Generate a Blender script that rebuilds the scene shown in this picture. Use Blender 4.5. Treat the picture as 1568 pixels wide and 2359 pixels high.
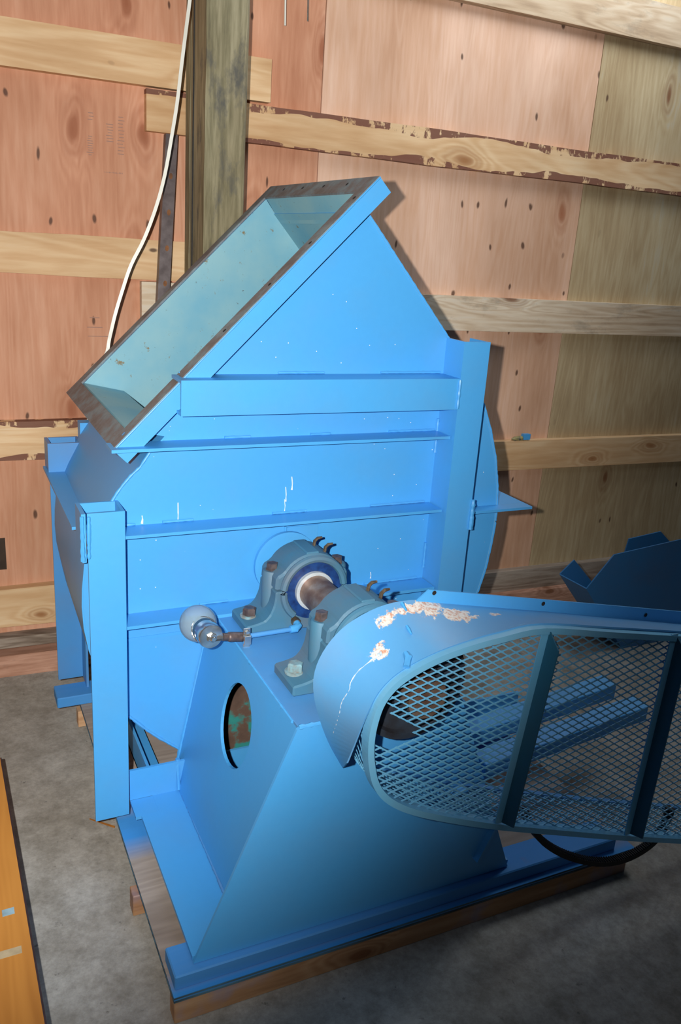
import bpy, bmesh, math, random
from mathutils import Vector, Matrix
random.seed(7)
for o in list(bpy.data.objects): bpy.data.objects.remove(o)
SC = bpy.context.scene
COL = SC.collection

# ------------------------------------------------------------------ camera
F, CW, CH = 1910.0, 1568.0, 2359.0            # focal length in pixels of the 1568x2359 frame
CP = Vector((-0.289, -2.005, 1.610))
RX = Vector((0.903, -0.426, 0.065)).normalized()
RU = Vector((0.074, 0.301, 0.951)); RU = (RU - RX*RU.dot(RX)).normalized()
RF = RU.cross(RX)
cd = bpy.data.cameras.new('camera'); cam = bpy.data.objects.new('camera', cd); COL.objects.link(cam)
cam.matrix_world = Matrix(((RX.x, RU.x, -RF.x, CP.x), (RX.y, RU.y, -RF.y, CP.y), (RX.z, RU.z, -RF.z, CP.z), (0, 0, 0, 1)))
cd.sensor_fit = 'VERTICAL'; cd.sensor_height = 24.0; cd.lens = F/CH*24.0; cd.clip_start = 0.05
SC.camera = cam
# ------------------------------------------------------------------ world, lights, exposure
SC.view_settings.view_transform = 'Standard'; SC.view_settings.look = 'None'
SC.view_settings.gamma = 1; SC.view_settings.use_curve_mapping = False
SC.view_settings.exposure = 0.0
wd = bpy.data.worlds.new('World'); SC.world = wd; wd.use_nodes = True
wd.node_tree.nodes['Background'].inputs[0].default_value = (0.62, 0.76, 1.0, 1)
wd.node_tree.nodes['Background'].inputs[1].default_value = 0.010

def aim(o, tgt): o.rotation_euler = (Vector(tgt)-o.location).to_track_quat('-Z', 'Y').to_euler()
def light(name, kind, loc, tgt, energy, color, **kw):
    l = bpy.data.lights.new(name, kind); o = bpy.data.objects.new(name, l); COL.objects.link(o)
    o.location = loc; aim(o, tgt); l.energy = energy; l.color = color
    for k, v in kw.items(): setattr(l, k, v)
    return o
# the camera's flash, held a hand's width left of the lens, its beam tipped up and left
FL = CP - RX*0.105 + RU*0.035
light('flash', 'SPOT', FL, CP + RX*((-450-784)/F) - RU*((480-1179.5)/F) + RF, 295, (1.0, 0.97, 0.93), spot_size=math.radians(114), spot_blend=0.62, shadow_soft_size=0.012)
# daylight falling in through the high opening on the right, close to the wall head
light('high_opening_daylight', 'AREA', (2.3, 0.40, 3.30), (1.9, 1.0, 2.6), 27, (0.88, 0.94, 1.0), shape='RECTANGLE', size=1.6, size_y=0.7)
light('roof_daylight', 'AREA', (1.3, -2.3, 4.4), (1.0, -1.0, 0), 17, (0.82, 0.88, 1.0), shape='RECTANGLE', size=2.0, size_y=2.0)

# ------------------------------------------------------------------ projection helpers (pixel of the photo -> point on a known plane)
def U(u, v, ax, val):
    d = RX*((u-CW/2)/F) - RU*((v-CH/2)/F) + RF
    i = 'xyz'.index(ax); t = (val-CP[i])/d[i]
    return CP + d*t
WY = -0.031995; WC, WS = math.cos(WY), math.sin(WY)
def w2w(p): return (WC*p[0]-WS*p[1], WS*p[0]+WC*p[1], p[2])       # wall frame -> world
def UW(u, v, yw):
    d = RX*((u-CW/2)/F) - RU*((v-CH/2)/F) + RF
    dw = Vector((WC*d.x+WS*d.y, -WS*d.x+WC*d.y, d.z)); c = Vector((WC*CP.x+WS*CP.y, -WS*CP.x+WC*CP.y, CP.z))
    return c + dw*((yw-c.y)/dw.y)

# ------------------------------------------------------------------ materials
def C4(c): return (c[0], c[1], c[2], 1)
class M:
    def __init__(s, name, rough=0.5, metal=0.0, spec=0.5):
        s.m = bpy.data.materials.new(name); s.m.use_nodes = True; s.t = s.m.node_tree
        s.b = s.t.nodes['Principled BSDF']; s.b.inputs['Roughness'].default_value = rough
        s.b.inputs['Metallic'].default_value = metal; s.b.inputs['Specular IOR Level'].default_value = spec
        s.tc = s.t.nodes.new('ShaderNodeTexCoord'); s.oi = s.t.nodes.new('ShaderNodeObjectInfo')
    def n(s, t, **kw):
        x = s.t.nodes.new(t)
        for k, v in kw.items(): setattr(x, k, v)
        return x
    def l(s, a, b): s.t.links.new(a, b)
    def coord(s, scale=(1, 1, 1), rnd=True):
        mp = s.n('ShaderNodeMapping'); mp.inputs['Scale'].default_value = scale
        s.l(s.tc.outputs['Object'], mp.inputs['Vector'])
        if rnd:
            mu = s.n('ShaderNodeMath', operation='MULTIPLY'); mu.inputs[1].default_value = 37.0
            s.l(s.oi.outputs['Random'], mu.inputs[0])
            cb = s.n('ShaderNodeCombineXYZ')
            for i in range(3): s.l(mu.outputs[0], cb.inputs[i])
            s.l(cb.outputs[0], mp.inputs['Location'])
        return mp.outputs[0]
    def noise(s, vec, scale, detail=4, rough=0.55, dist=0.0):
        x = s.n('ShaderNodeTexNoise'); x.inputs['Scale'].default_value = scale; x.inputs['Detail'].default_value = detail
        x.inputs['Roughness'].default_value = rough; x.inputs['Distortion'].default_value = dist
        s.l(vec, x.inputs['Vector']); return x.outputs['Fac']
    def ramp(s, fac, stops):
        r = s.n('ShaderNodeValToRGB'); e = r.color_ramp.elements
        while len(e) < len(stops): e.new(0.5)
        for i, (p, c) in enumerate(stops):
            e[i].position = p; e[i].color = C4(c) if not isinstance(c, (int, float)) else (c, c, c, 1)
        s.l(fac, r.inputs[0]); return r.outputs[0]
    def mix(s, fac, a, b, mode='MIX'):
        x = s.n('ShaderNodeMix', data_type='RGBA', blend_type=mode)
        for sock, v in ((x.inputs[0], fac), (x.inputs[6], a), (x.inputs[7], b)):
            if isinstance(v, (int, float)): sock.default_value = v
            elif isinstance(v, tuple): sock.default_value = C4(v)
            else: s.l(v, sock)
        return x.outputs[2]
    def math(s, op, a, b=0.0, c=None, clamp=False):
        x = s.n('ShaderNodeMath', operation=op, use_clamp=clamp)
        for i, v in enumerate((a, b) if c is None else (a, b, c)):
            if isinstance(v, (int, float)): x.inputs[i].default_value = v
            else: s.l(v, x.inputs[i])
        return x.outputs[0]
    def bump(s, h, strength=0.2, dist=0.01):
        x = s.n('ShaderNodeBump'); x.inputs['Strength'].default_value = strength; x.inputs['Distance'].default_value = dist
        s.l(h, x.inputs['Height']); s.l(x.outputs[0], s.b.inputs['Normal'])
    def col(s, c):
        if isinstance(c, tuple): s.b.inputs['Base Color'].default_value = C4(c)
        else: s.l(c, s.b.inputs['Base Color'])
        return s
    def flat(s, vec, ax):
        a = s.n('ShaderNodeSeparateXYZ'); b = s.n('ShaderNodeCombineXYZ'); s.l(vec, a.inputs[0])
        o = {'y': (0, 2), 'z': (0, 1), 'x': (1, 2)}[ax]
        s.l(a.outputs[o[0]], b.inputs[0]); s.l(a.outputs[o[1]], b.inputs[1]); return b.outputs[0]
    def blob(s, cen, rad, origin, p0=0.35):
        """0..1 mask round a point given in world metres on an object whose origin is known"""
        sb = s.n('ShaderNodeVectorMath', operation='SUBTRACT'); s.l(s.tc.outputs['Object'], sb.inputs[0])
        sb.inputs[1].default_value = [cen[i]-origin[i] for i in range(3)]
        dv = s.n('ShaderNodeVectorMath', operation='DIVIDE'); s.l(sb.outputs[0], dv.inputs[0]); dv.inputs[1].default_value = rad
        ln = s.n('ShaderNodeVectorMath', operation='LENGTH'); s.l(dv.outputs[0], ln.inputs[0])
        return s.math('SUBTRACT', 1.0, ln.outputs['Value'], clamp=True)

BLUE = (0.072, 0.375, 0.77)
def blue_paint(name, base=BLUE, specks=0.0, grime=0.25, rough=0.42):
    k = M(name, rough); v = k.coord((1, 1, 1))
    n1 = k.noise(v, 5.0, 5); c = k.mix(k.math('MULTIPLY', k.ramp(n1, [(0.45, 0.0), (0.75, 1.0)]), grime), base, (base[0]*1.5+.03, base[1]*0.8, base[2]*0.62))
    n2 = k.noise(v, 60.0, 3); c = k.mix(k.math('MULTIPLY', n2, 0.10), c, (0.02, 0.16, 0.5))
    if specks:
        vo = k.n('ShaderNodeTexVoronoi'); vo.inputs['Scale'].default_value = 26.0; vo.voronoi_dimensions = '2D'; k.l(k.flat(v, 'y'), vo.inputs['Vector'])
        d = k.ramp(vo.outputs['Distance'], [(0.022, 1.0), (0.042, 0.0)])
        rr = k.n('ShaderNodeSeparateColor'); k.l(vo.outputs['Color'], rr.inputs[0])
        th = k.ramp(rr.outputs[0], [(1-specks-.02, 0.0), (1-specks, 1.0)])
        zone = k.ramp(k.noise(v, 2.2, 2), [(0.48, 0.0), (0.56, 1.0)])
        c = k.mix(k.math('MULTIPLY', k.math('MULTIPLY', d, th), zone), c, (0.9, 0.93, 0.9))
    k.col(c); k.bump(k.noise(v, 220, 2), 0.06, 0.002)
    return k
MB = blue_paint('blue_paint').m
MBS = blue_paint('blue_paint_specked', specks=0.16).m
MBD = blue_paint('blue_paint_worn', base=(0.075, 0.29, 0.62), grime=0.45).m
MLEG = blue_paint('dark_teal_bar_leg', base=(0.012, 0.10, 0.16), grime=0.3, rough=0.6).m  # darker teal for the protruding leg of each cross bar
MMESH = blue_paint('mesh_paint', base=(0.15, 0.46, 0.70), grime=0.3, rough=0.42).m
MGREY = blue_paint('grey_blue_dusty_paint', base=(0.055, 0.175, 0.26), grime=0.9, rough=0.6).m

k = M('sun_faded_inlet_paint', 0.55); v = k.coord((1, 1, 1), rnd=False)
c = k.mix(k.ramp(k.noise(v, 4.5, 4), [(0.4, 0.0), (0.65, 1.0)]), (0.26, 0.50, 0.57), (0.17, 0.44, 0.58))
c = k.mix(k.ramp(k.noise(v, 26, 5, 0.7), [(0.63, 0.0), (0.69, 1.0)]), c, (0.22, 0.17, 0.08))
c = k.mix(k.math('MULTIPLY', k.ramp(k.noise(v, 70, 4, 0.8), [(0.66, 0.0), (0.72, 1.0)]), 0.7), c, (0.07, 0.035, 0.02))
MIN = k.col(c).m
k = M('worn_flange_face', 0.6); v = k.coord((1, 1, 1), rnd=False)
c = k.ramp(k.noise(v, 14, 6, 0.7), [(0.3, (0.12, 0.11, 0.105)), (0.48, (0.175, 0.17, 0.175)), (0.58, (0.18, 0.24, 0.27)), (0.75, (0.30, 0.31, 0.29))])
MFL = k.col(c).m
k = M('rusty_inside', 0.8); v = k.coord((1, 1, 1), rnd=False)
MRU = k.col(k.ramp(k.noise(v, 7, 5, 0.6), [(0.35, (0.05, 0.028, 0.02)), (0.55, (0.11, 0.065, 0.045)), (0.6, (0.02, 0.22, 0.20)), (0.75, (0.03, 0.28, 0.24))])).m
k = M('rusty_steel_shaft', 0.38, 0.7); v = k.coord((1, 1, 1))
MSH = k.col(k.ramp(k.noise(v, 22, 5, 0.6), [(0.3, (0.20, 0.08, 0.05)), (0.55, (0.38, 0.24, 0.17)), (0.75, (0.50, 0.42, 0.36))])).m
def plain(name, c, c2=None, sc=30, rough=0.5, metal=0.0):
    k = M(name, rough, metal); v = k.coord((1, 1, 1))
    c2 = c2 or tuple(x*0.6 for x in c)
    return k.col(k.ramp(k.noise(v, sc, 4), [(0.3, c2), (0.7, c)])).m
MBOLT = plain('brown_bolt_steel', (0.20, 0.15, 0.14), (0.09, 0.07, 0.07), 60, 0.45, 0.5)
MWASH = plain('painted_washer', (0.22, 0.42, 0.48), (0.2, 0.17, 0.14), 60, 0.5)
MCHR = plain('bright_plated_metal', (0.72, 0.74, 0.72), (0.45, 0.46, 0.45), 40, 0.22, 0.9)
MBRS = plain('dirty_brass', (0.30, 0.23, 0.15), (0.10, 0.07, 0.05), 90, 0.4, 0.7)
MSEAL = plain('dark_blue_seal', (0.012, 0.06, 0.22), (0.006, 0.02, 0.09), 50, 0.45)
MWHT = plain('pale_collar_metal', (0.62, 0.68, 0.70), (0.42, 0.48, 0.52), 30, 0.35, 0.2)
MBLK = plain('black_rubber', (0.022, 0.02, 0.02), (0.01, 0.01, 0.01), 60, 0.7)
MSTEEL = plain('brown_angle_steel', (0.17, 0.14, 0.14), (0.085, 0.065, 0.065), 25, 0.42, 0.3)
MHOLE = plain('hole_dark', (0.012, 0.01, 0.01), rough=0.9)
MRST = plain('rust', (0.30, 0.12, 0.04), (0.12, 0.05, 0.02), 40, 0.8)
MCAB = plain('off_white_cable', (0.80, 0.80, 0.72), (0.68, 0.67, 0.58), 12, 0.4)
k = M('oiler_glass', 0.06); k.col((0.62, 0.82, 0.90)); k.b.inputs['Transmission Weight'].default_value = 0.72; k.b.inputs['IOR'].default_value = 1.08
MGL = k.m

def wood(name, stops, axis='x', grain=90.0, knots=0.5, rings=0.35, spots=0.0, blue=None, sawn=0.0, bark=None, knotc=(0.20, 0.075, 0.03), seed=0.0, rough=0.62, kscale=5.0, flat='y'):
    """timber grain along one axis; knots are dark ovals that the grain lines bend round"""
    k = M(name, rough, spec=0.25); st = 0.10
    sc = {'x': (st, 1, 1), 'z': (1, 1, st), 'y': (1, st, 1)}[axis]; ks = {'x': (0.45, 1, 1), 'z': (1, 1, 0.45), 'y': (1, 0.45, 1)}[axis]
    v = k.coord(sc); kv = k.coord(ks)
    vo = k.n('ShaderNodeTexVoronoi'); vo.inputs['Scale'].default_value = kscale; vo.inputs['Randomness'].default_value = 0.95
    dw = k.n('ShaderNodeVectorMath', operation='ADD'); nz = k.n('ShaderNodeTexNoise'); nz.inputs['Scale'].default_value = 9; k.l(kv, nz.inputs['Vector'])
    sca = k.n('ShaderNodeVectorMath', operation='SCALE'); sca.inputs['Scale'].default_value = 0.05; k.l(nz.outputs['Color'], sca.inputs[0])
    k.l(kv, dw.inputs[0]); k.l(sca.outputs[0], dw.inputs[1]); vo.voronoi_dimensions = '2D'; kf = k.flat(dw.outputs[0], flat); k.l(kf, vo.inputs['Vector'])
    sep = k.n('ShaderNodeSeparateColor'); k.l(vo.outputs['Color'], sep.inputs[0])
    on = k.ramp(sep.outputs[0], [(max(0.0, 1-knots-0.01), 0.0), (max(0.01, 1-knots), 1.0)])
    d = vo.outputs['Distance']
    near = k.math('MULTIPLY', k.math('SUBTRACT', 1.0, k.math('MULTIPLY', d, 2.2), clamp=True), on)
    base = k.noise(v, 5.5, 3, 0.5, 0.6)
    ph = k.math('ADD', k.math('MULTIPLY', base, 14.0), k.math('MULTIPLY', k.math('MULTIPLY', near, near), 5.0))
    ring = k.math('MULTIPLY_ADD', k.math('SINE', k.math('MULTIPLY', ph, 6.2831)), 0.5, 0.5)
    fine = k.noise(v, grain, 3, 0.6)
    mid = k.noise(v, 3.0, 3, 0.5)
    f = k.math('ADD', k.math('ADD', k.math('MULTIPLY', mid, 0.62), k.math('MULTIPLY', fine, 0.38)), k.math('MULTIPLY', k.math('SUBTRACT', ring, 0.5), rings*0.34))
    c = k.ramp(f, stops)
    c = k.mix(1.0, c, k.ramp(k.noise(kv, 2.3, 3, 0.6), [(0.35, (0.80, 0.74, 0.68)), (0.62, (1.06, 1.06, 1.06))]), 'MULTIPLY')
    pal = k.ramp(d, [(0.0, 1.0), (0.055, 0.85), (0.10, 0.18), (0.16, 0.34), (0.22, 0.0)])
    c = k.mix(k.math('MULTIPLY', k.math('MULTIPLY', pal, on), 0.92), c, knotc)
    if spots:
        v2 = k.n('ShaderNodeTexVoronoi'); v2.inputs['Scale'].default_value = 13.0; v2.voronoi_dimensions = '2D'; k.l(kf, v2.inputs['Vector'])
        s2 = k.n('ShaderNodeSeparateColor'); k.l(v2.outputs['Color'], s2.inputs[0])
        o2 = k.ramp(s2.outputs[1], [(1-spots-.01, 0.0), (1-spots, 1.0)])
        c = k.mix(k.math('MULTIPLY', k.ramp(v2.outputs['Distance'], [(0.05, 0.85), (0.10, 0.0)]), o2), c, (0.07, 0.03, 0.018))
    if sawn:
        c = k.mix(k.math('MULTIPLY', k.ramp(k.noise(kv, 11, 5, 0.7), [(0.55, 0.0), (0.7, 1.0)]), sawn), c, (0.10, 0.10, 0.09))
    if bark:   # live edge: the lower and upper rim of the board still carries bark (half height, wave)
        sx = k.n('ShaderNodeSeparateXYZ'); k.l(k.tc.outputs['Object'], sx.inputs[0])
        az = k.math('ABSOLUTE', sx.outputs[2]); wv = k.noise(k.coord((1, 0.2, 0.2)), 2.6, 3)
        lim = k.math('MULTIPLY_ADD', wv, -bark[1], bark[0])
        m = k.math('MULTIPLY', k.math('GREATER_THAN', az, lim), k.ramp(k.noise(k.coord((1, 1, 0.6)), 20, 4, 0.65), [(0.42, 0.0), (0.47, 1.0)]))
        c = k.mix(k.math('MULTIPLY', m, 0.9), c, (0.16, 0.055, 0.04))
    if blue:
        c = k.mix(blue(k), c, (0.05, 0.29, 0.70))
    k.col(c); k.bump(fine, 0.12, 0.003)
    return k.m
PLY = [(0.22, (0.50, 0.215, 0.12)), (0.45, (0.64, 0.32, 0.195)), (0.60, (0.71, 0.39, 0.255)), (0.80, (0.78, 0.49, 0.34))]
MPLY = wood('fir_plywood', PLY, 'z', 70, knots=0.34, rings=0.24, spots=0.14, kscale=4.6, knotc=(0.33, 0.11, 0.05))
PLYL = [(0.22, (0.60, 0.34, 0.21)), (0.45, (0.71, 0.44, 0.295)), (0.60, (0.77, 0.51, 0.37)), (0.80, (0.84, 0.60, 0.44))]
MPLYL = wood('pale_fir_plywood', PLYL, 'z', 70, knots=0.24, rings=0.24, spots=0.18, kscale=4.6, knotc=(0.35, 0.13, 0.06))
PLYG = [(0.22, (0.38, 0.28, 0.16)), (0.45, (0.50, 0.38, 0.22)), (0.6, (0.58, 0.47, 0.29)), (0.78, (0.57, 0.54, 0.44))]
MPLYG = wood('greyed_plywood', PLYG, 'z', 90, knots=0.05, rings=0.30, spots=0.05)
PINE = [(0.22, (0.58, 0.34, 0.16)), (0.45, (0.70, 0.46, 0.25)), (0.6, (0.78, 0.56, 0.33)), (0.78, (0.84, 0.66, 0.44))]
MPINE = wood('pine_board', PINE, 'x', 60, knots=0.30, rings=0.42, spots=0.06, kscale=6.5, knotc=(0.33, 0.14, 0.05))
MPINEB = wood('live_edge_pine_board', PINE, 'x', 60, knots=0.22, rings=0.42, bark=(0.092, 0.092), knotc=(0.33, 0.14, 0.05))
MPINEG = wood('weathered_pine_board', [(0.28, (0.44, 0.32, 0.21)), (0.45, (0.64, 0.50, 0.35)), (0.6, (0.76, 0.64, 0.48)), (0.78, (0.76, 0.70, 0.60))], 'x', 60, knots=0.22, rings=0.45, sawn=0.35)
MPINED = wood('grey_rough_board', [(0.3, (0.16, 0.12, 0.09)), (0.5, (0.30, 0.24, 0.19)), (0.7, (0.42, 0.36, 0.30))], 'x', 130, knots=0.05, rings=0.5)
MPINK = wood('reddish_sill_board', [(0.3, (0.38, 0.19, 0.12)), (0.5, (0.62, 0.36, 0.26)), (0.7, (0.74, 0.50, 0.38))], 'x', 90, knots=0.12, rings=0.25, sawn=0.5)
MPOST = wood('weathered_post_wood', [(0.26, (0.10, 0.09, 0.06)), (0.42, (0.22, 0.20, 0.12)), (0.58, (0.34, 0.31, 0.20)), (0.75, (0.46, 0.43, 0.31))], 'z', 120, knots=0.10, rings=0.35, sawn=0.9, knotc=(0.06, 0.06, 0.06), rough=0.8)
MORG = wood('orange_varnished_wood', [(0.3, (0.30, 0.11, 0.02)), (0.5, (0.50, 0.22, 0.045)), (0.7, (0.62, 0.30, 0.07))], 'y', 12, knots=0.12, rings=0.10, spots=0.12, kscale=3.5, rough=0.4, flat='z')
MEDGE = plain('edge_shadow_dark', (0.035, 0.02, 0.025), rough=0.6)
def overspray(lo, hi, amt=1.0):
    def f(k):
        n = k.noise(k.coord((1, 1, 1)), 3.2, 4, 0.6)
        return k.math('MULTIPLY', k.ramp(n, [(lo, 0.0), (hi, 1.0)]), amt)
    return f
PALW = [(0.3, (0.20, 0.13, 0.08)), (0.5, (0.36, 0.24, 0.15)), (0.7, (0.50, 0.36, 0.23))]
def deckblue(k):      # blue overspray fades out towards the pallet's left rim, away from the machine's feet
    sx = k.n('ShaderNodeSeparateXYZ'); k.l(k.tc.outputs['Object'], sx.inputs[0])
    n = k.noise(k.coord((1, 1, 1)), 5.0, 4, 0.6)
    e = k.math('ADD', k.math('MULTIPLY', k.math('ADD', sx.outputs[0], 0.66), 9.0), k.math('MULTIPLY', n, 1.2))
    fy = k.ramp(k.math('ADD', sx.outputs[1], 0.0), [(0.0, 0.0), (0.02, 0.0), (0.22, 0.0), (0.30, 1.0)])
    ends = k.math('ADD', k.ramp(k.math('MULTIPLY', sx.outputs[1], -1.0), [(0.60, 0.0), (0.66, 1.0)]), k.ramp(k.math('ABSOLUTE', k.math('ADD', sx.outputs[1], 0.10)), [(0.04, 1.0), (0.13, 0.0)]), clamp=True)
    return k.math('ADD', k.ramp(e, [(1.05, 0.0), (2.5, 0.9)]), ends, clamp=True)
MDECK = wood('pallet_deck_plywood', [(0.3, (0.24, 0.20, 0.17)), (0.5, (0.34, 0.29, 0.25)), (0.7, (0.44, 0.38, 0.33))], 'x', 60, knots=0.05, blue=deckblue, flat='z')
MPLYE = wood('ply_edge', [(0.3, (0.03, 0.05, 0.06)), (0.5, (0.07, 0.12, 0.15)), (0.7, (0.10, 0.22, 0.30))], 'x', 120, knots=0.0, rings=0.9)
MBEAR = wood('pallet_bearer_wood', [(0.3, (0.30, 0.15, 0.07)), (0.5, (0.48, 0.27, 0.14)), (0.7, (0.60, 0.38, 0.22))], 'x', 70, knots=0.15, rings=0.4, blue=overspray(0.58, 0.75, 0.55))
MSHIM = wood('blue_sprayed_lumber', PALW, 'x', 70, knots=0.05, blue=overspray(0.22, 0.34, 0.94))
k = M('concrete', 0.85); v = k.coord((1, 1, 1), rnd=False)
a = k.ramp(k.noise(v, 1.7, 6, 0.62), [(0.34, (0.27, 0.25, 0.21)), (0.5, (0.35, 0.335, 0.30)), (0.68, (0.42, 0.42, 0.395))])
b = k.ramp(k.noise(v, 11, 6, 0.7, 0.0), [(0.38, (0.76, 0.75, 0.73)), (0.55, (0.96, 0.96, 0.96)), (0.72, (1.12, 1.12, 1.12))])
c = k.mix(1.0, a, b, 'MULTIPLY')
c = k.mix(1.0, c, k.ramp(k.noise(v, 55, 5, 0.75), [(0.3, (0.75, 0.74, 0.72)), (0.7, (1.2, 1.2, 1.2))]), 'MULTIPLY')
c = k.mix(k.math('MULTIPLY', k.ramp(k.noise(v, 23, 4, 0.7), [(0.66, 0.0), (0.72, 1.0)]), 0.6), c, (0.07, 0.065, 0.06))
k.col(c); k.bump(k.noise(v, 90, 4), 0.15, 0.004); MCON = k.m

# ------------------------------------------------------------------ mesh helpers
def OBJ(name, verts, faces, mat, parent=None, origin=None, mi=None, smooth=False, bevel=0.0, **props):
    me = bpy.data.meshes.new(name)
    if origin is None:
        lo = [min(v[i] for v in verts) for i in range(3)]; hi = [max(v[i] for v in verts) for i in range(3)]
        origin = ((lo[0]+hi[0])/2, (lo[1]+hi[1])/2, lo[2] if parent is None else (lo[2]+hi[2])/2)
    origin = Vector(origin)
    me.from_pydata([tuple(Vector(v)-origin) for v in verts], [], faces)
    mats = mat if isinstance(mat, (list, tuple)) else [mat]
    for m in mats: me.materials.append(m)
    if mi: me.polygons.foreach_set('material_index', mi)
    bm = bmesh.new(); bm.from_mesh(me); bmesh.ops.recalc_face_normals(bm, faces=bm.faces)
    if bevel: bmesh.ops.bevel(bm, geom=list(bm.edges), offset=bevel, segments=1, affect='EDGES', clamp_overlap=True)
    bm.to_mesh(me); bm.free()
    if smooth:
        me.polygons.foreach_set('use_smooth', [True]*len(me.polygons))
        try: me.set_sharp_from_angle(angle=math.radians(38))
        except Exception: pass
    o = bpy.data.objects.new(name, me); COL.objects.link(o)
    po = Vector((0, 0, 0)); p = parent
    if parent is not None: o.parent = parent; po = Vector(parent['_o'])
    o.location = origin - po; o['_o'] = tuple(origin)
    for kk, vv in props.items(): o[kk] = vv
    return o
def ROOT(name, loc, label, category, group=None):
    o = bpy.data.objects.new(name, None); COL.objects.link(o); o.location = loc; o['_o'] = tuple(loc)
    o.empty_display_size = 0.1; o['label'] = label; o['category'] = category
    if group: o['group'] = group
    return o
class G:                                    # collects geometry that belongs to ONE object
    def __init__(s): s.v = []; s.f = []; s.mi = []
    def add(s, v, f, mi=0):
        b = len(s.v); s.v += [tuple(x) for x in v]; s.f += [tuple(i+b for i in q) for q in f]; s.mi += [mi]*len(f); return s
    def box(s, x0, x1, y0, y1, z0, z1, mi=0, fn=None):
        v = [(x, y, z) for z in (z0, z1) for y in (y0, y1) for x in (x0, x1)]
        if fn: v = [fn(p) for p in v]
        return s.add(v, [(0, 2, 3, 1), (4, 5, 7, 6), (0, 1, 5, 4), (2, 6, 7, 3), (0, 4, 6, 2), (1, 3, 7, 5)], mi)
    def prism(s, poly, ax, a, b, mi=0, mi_end=None):      # poly in the two other axes, extruded from a to b along ax
        def P(p, t): return {'y': (p[0], t, p[1]), 'x': (t, p[0], p[1]), 'z': (p[0], p[1], t)}[ax]
        n = len(poly); v = [P(p, a) for p in poly]+[P(p, b) for p in poly]
        s.add(v, [(i, (i+1) % n, n+(i+1) % n, n+i) for i in range(n)], mi)
        bs = len(s.v)-2*n; s.f += [tuple(bs+i for i in range(n)), tuple(bs+n+i for i in reversed(range(n)))]
        s.mi += [mi_end if mi_end is not None else mi]*2; return s
    def slab(s, quad, t, mi=0):              # planar polygon of points with thickness vector t
        n = len(quad); q = [Vector(p) for p in quad]; t = Vector(t)
        return s.add([*q, *[p+t for p in q]], [tuple(range(n)), tuple(range(2*n-1, n-1, -1))]+[(i, (i+1) % n, n+(i+1) % n, n+i) for i in range(n)], mi)
    def tube(s, pts, r, n=10, mi=0, sq=None, up=(0, 0, 1), cap=True):
        pts = [Vector(p) for p in pts]; rings = []; prev = None
        for i, p in enumerate(pts):
            d = (pts[min(i+1, len(pts)-1)]-pts[max(i-1, 0)]).normalized()
            u = Vector(up); u = (u-d*u.dot(d))
            if u.length < 1e-3: u = Vector((1, 0, 0)) - d*d.x
            u.normalize(); w = d.cross(u); rr = r[i] if isinstance(r, (list, tuple)) else r
            if sq: rings.append([p+u*sq[0]*a+w*sq[1]*b for a, b in ((-1, -1), (-1, 1), (1, 1), (1, -1))])
            else: rings.append([p+(u*math.cos(2*math.pi*j/n)+w*math.sin(2*math.pi*j/n))*rr for j in range(n)])
        m = len(rings[0]); v = [q for g in rings for q in g]
        f = [(i*m+j, i*m+(j+1) % m, (i+1)*m+(j+1) % m, (i+1)*m+j) for i in range(len(pts)-1) for j in range(m)]
        if cap: f += [tuple(reversed(range(m))), tuple(range((len(pts)-1)*m, len(pts)*m))]
        return s.add(v, f, mi)
    def lathe(s, c, axis, prof, n=24, mi=0):  # prof: (radius, distance along axis)
        d = Vector(axis).normalized(); u = Vector((0, 0, 1)); u = u-d*u.dot(d)
        if u.length < 1e-3: u = Vector((1, 0, 0))
        u.normalize(); w = d.cross(u); c = Vector(c); m = len(prof)
        v = [c+d*t+(u*math.cos(2*math.pi*j/n)+w*math.sin(2*math.pi*j/n))*max(r, 1e-4) for r, t in prof for j in range(n)]
        f = [(i*n+j, i*n+(j+1) % n, (i+1)*n+(j+1) % n, (i+1)*n+j) for i in range(m-1) for j in range(n)]
        f += [tuple(reversed(range(n))), tuple(range((m-1)*n, m*n))]
        return s.add(v, f, mi)
    def sheet(s, A, B, t=0.003, mi=0, mi2=None):   # strip between two polylines, thickness t, second side may have its own material
        A = [Vector(p) for p in A]; B = [Vector(p) for p in B]; n = len(A); N = []
        for i in range(n):
            d = A[min(i+1, n-1)]-A[max(i-1, 0)]; e = B[min(i+1, n-1)]-B[max(i-1, 0)]
            N.append((d+e).cross(B[i]-A[i]).normalized()*t)
        v = A+B+[a+q for a, q in zip(A, N)]+[b+q for b, q in zip(B, N)]
        s.add(v, [(i, i+1, n+i+1, n+i) for i in range(n-1)]+[(i, 2*n+i, 2*n+i+1, i+1) for i in range(n-1)]+[(n+i, n+i+1, 3*n+i+1, 3*n+i) for i in range(n-1)]+[(0, n, 3*n, 2*n), (n-1, 3*n-1, 4*n-1, 2*n-1)], mi)
        s.add(v[2*n:], [(i, n+i, n+i+1, i+1) for i in range(n-1)], mi if mi2 is None else mi2); return s
    def obj(s, name, mat, parent=None, **kw): return OBJ(name, s.v, s.f, mat, parent, mi=s.mi, **kw)
def COPY(o, parent, delta=(0, 0, 0)):
    c = o.copy(); COL.objects.link(c); c.parent = parent; oo = Vector(o['_o'])+Vector(delta)
    c['_o'] = tuple(oo); c.location = oo-Vector(parent['_o']); return c

def dense(P, n=4):
    out = []
    for i in range(len(P)-1):
        p0, p1, p2, p3 = P[max(i-1, 0)], P[i], P[i+1], P[min(i+2, len(P)-1)]
        for j in range(n):
            t = j/n; out.append(0.5*((2*p1)+(p2-p0)*t+(2*p0-5*p1+4*p2-p3)*t*t+(3*p1-p0-3*p2+p3)*t**3))
    return out+[P[-1]]
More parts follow.
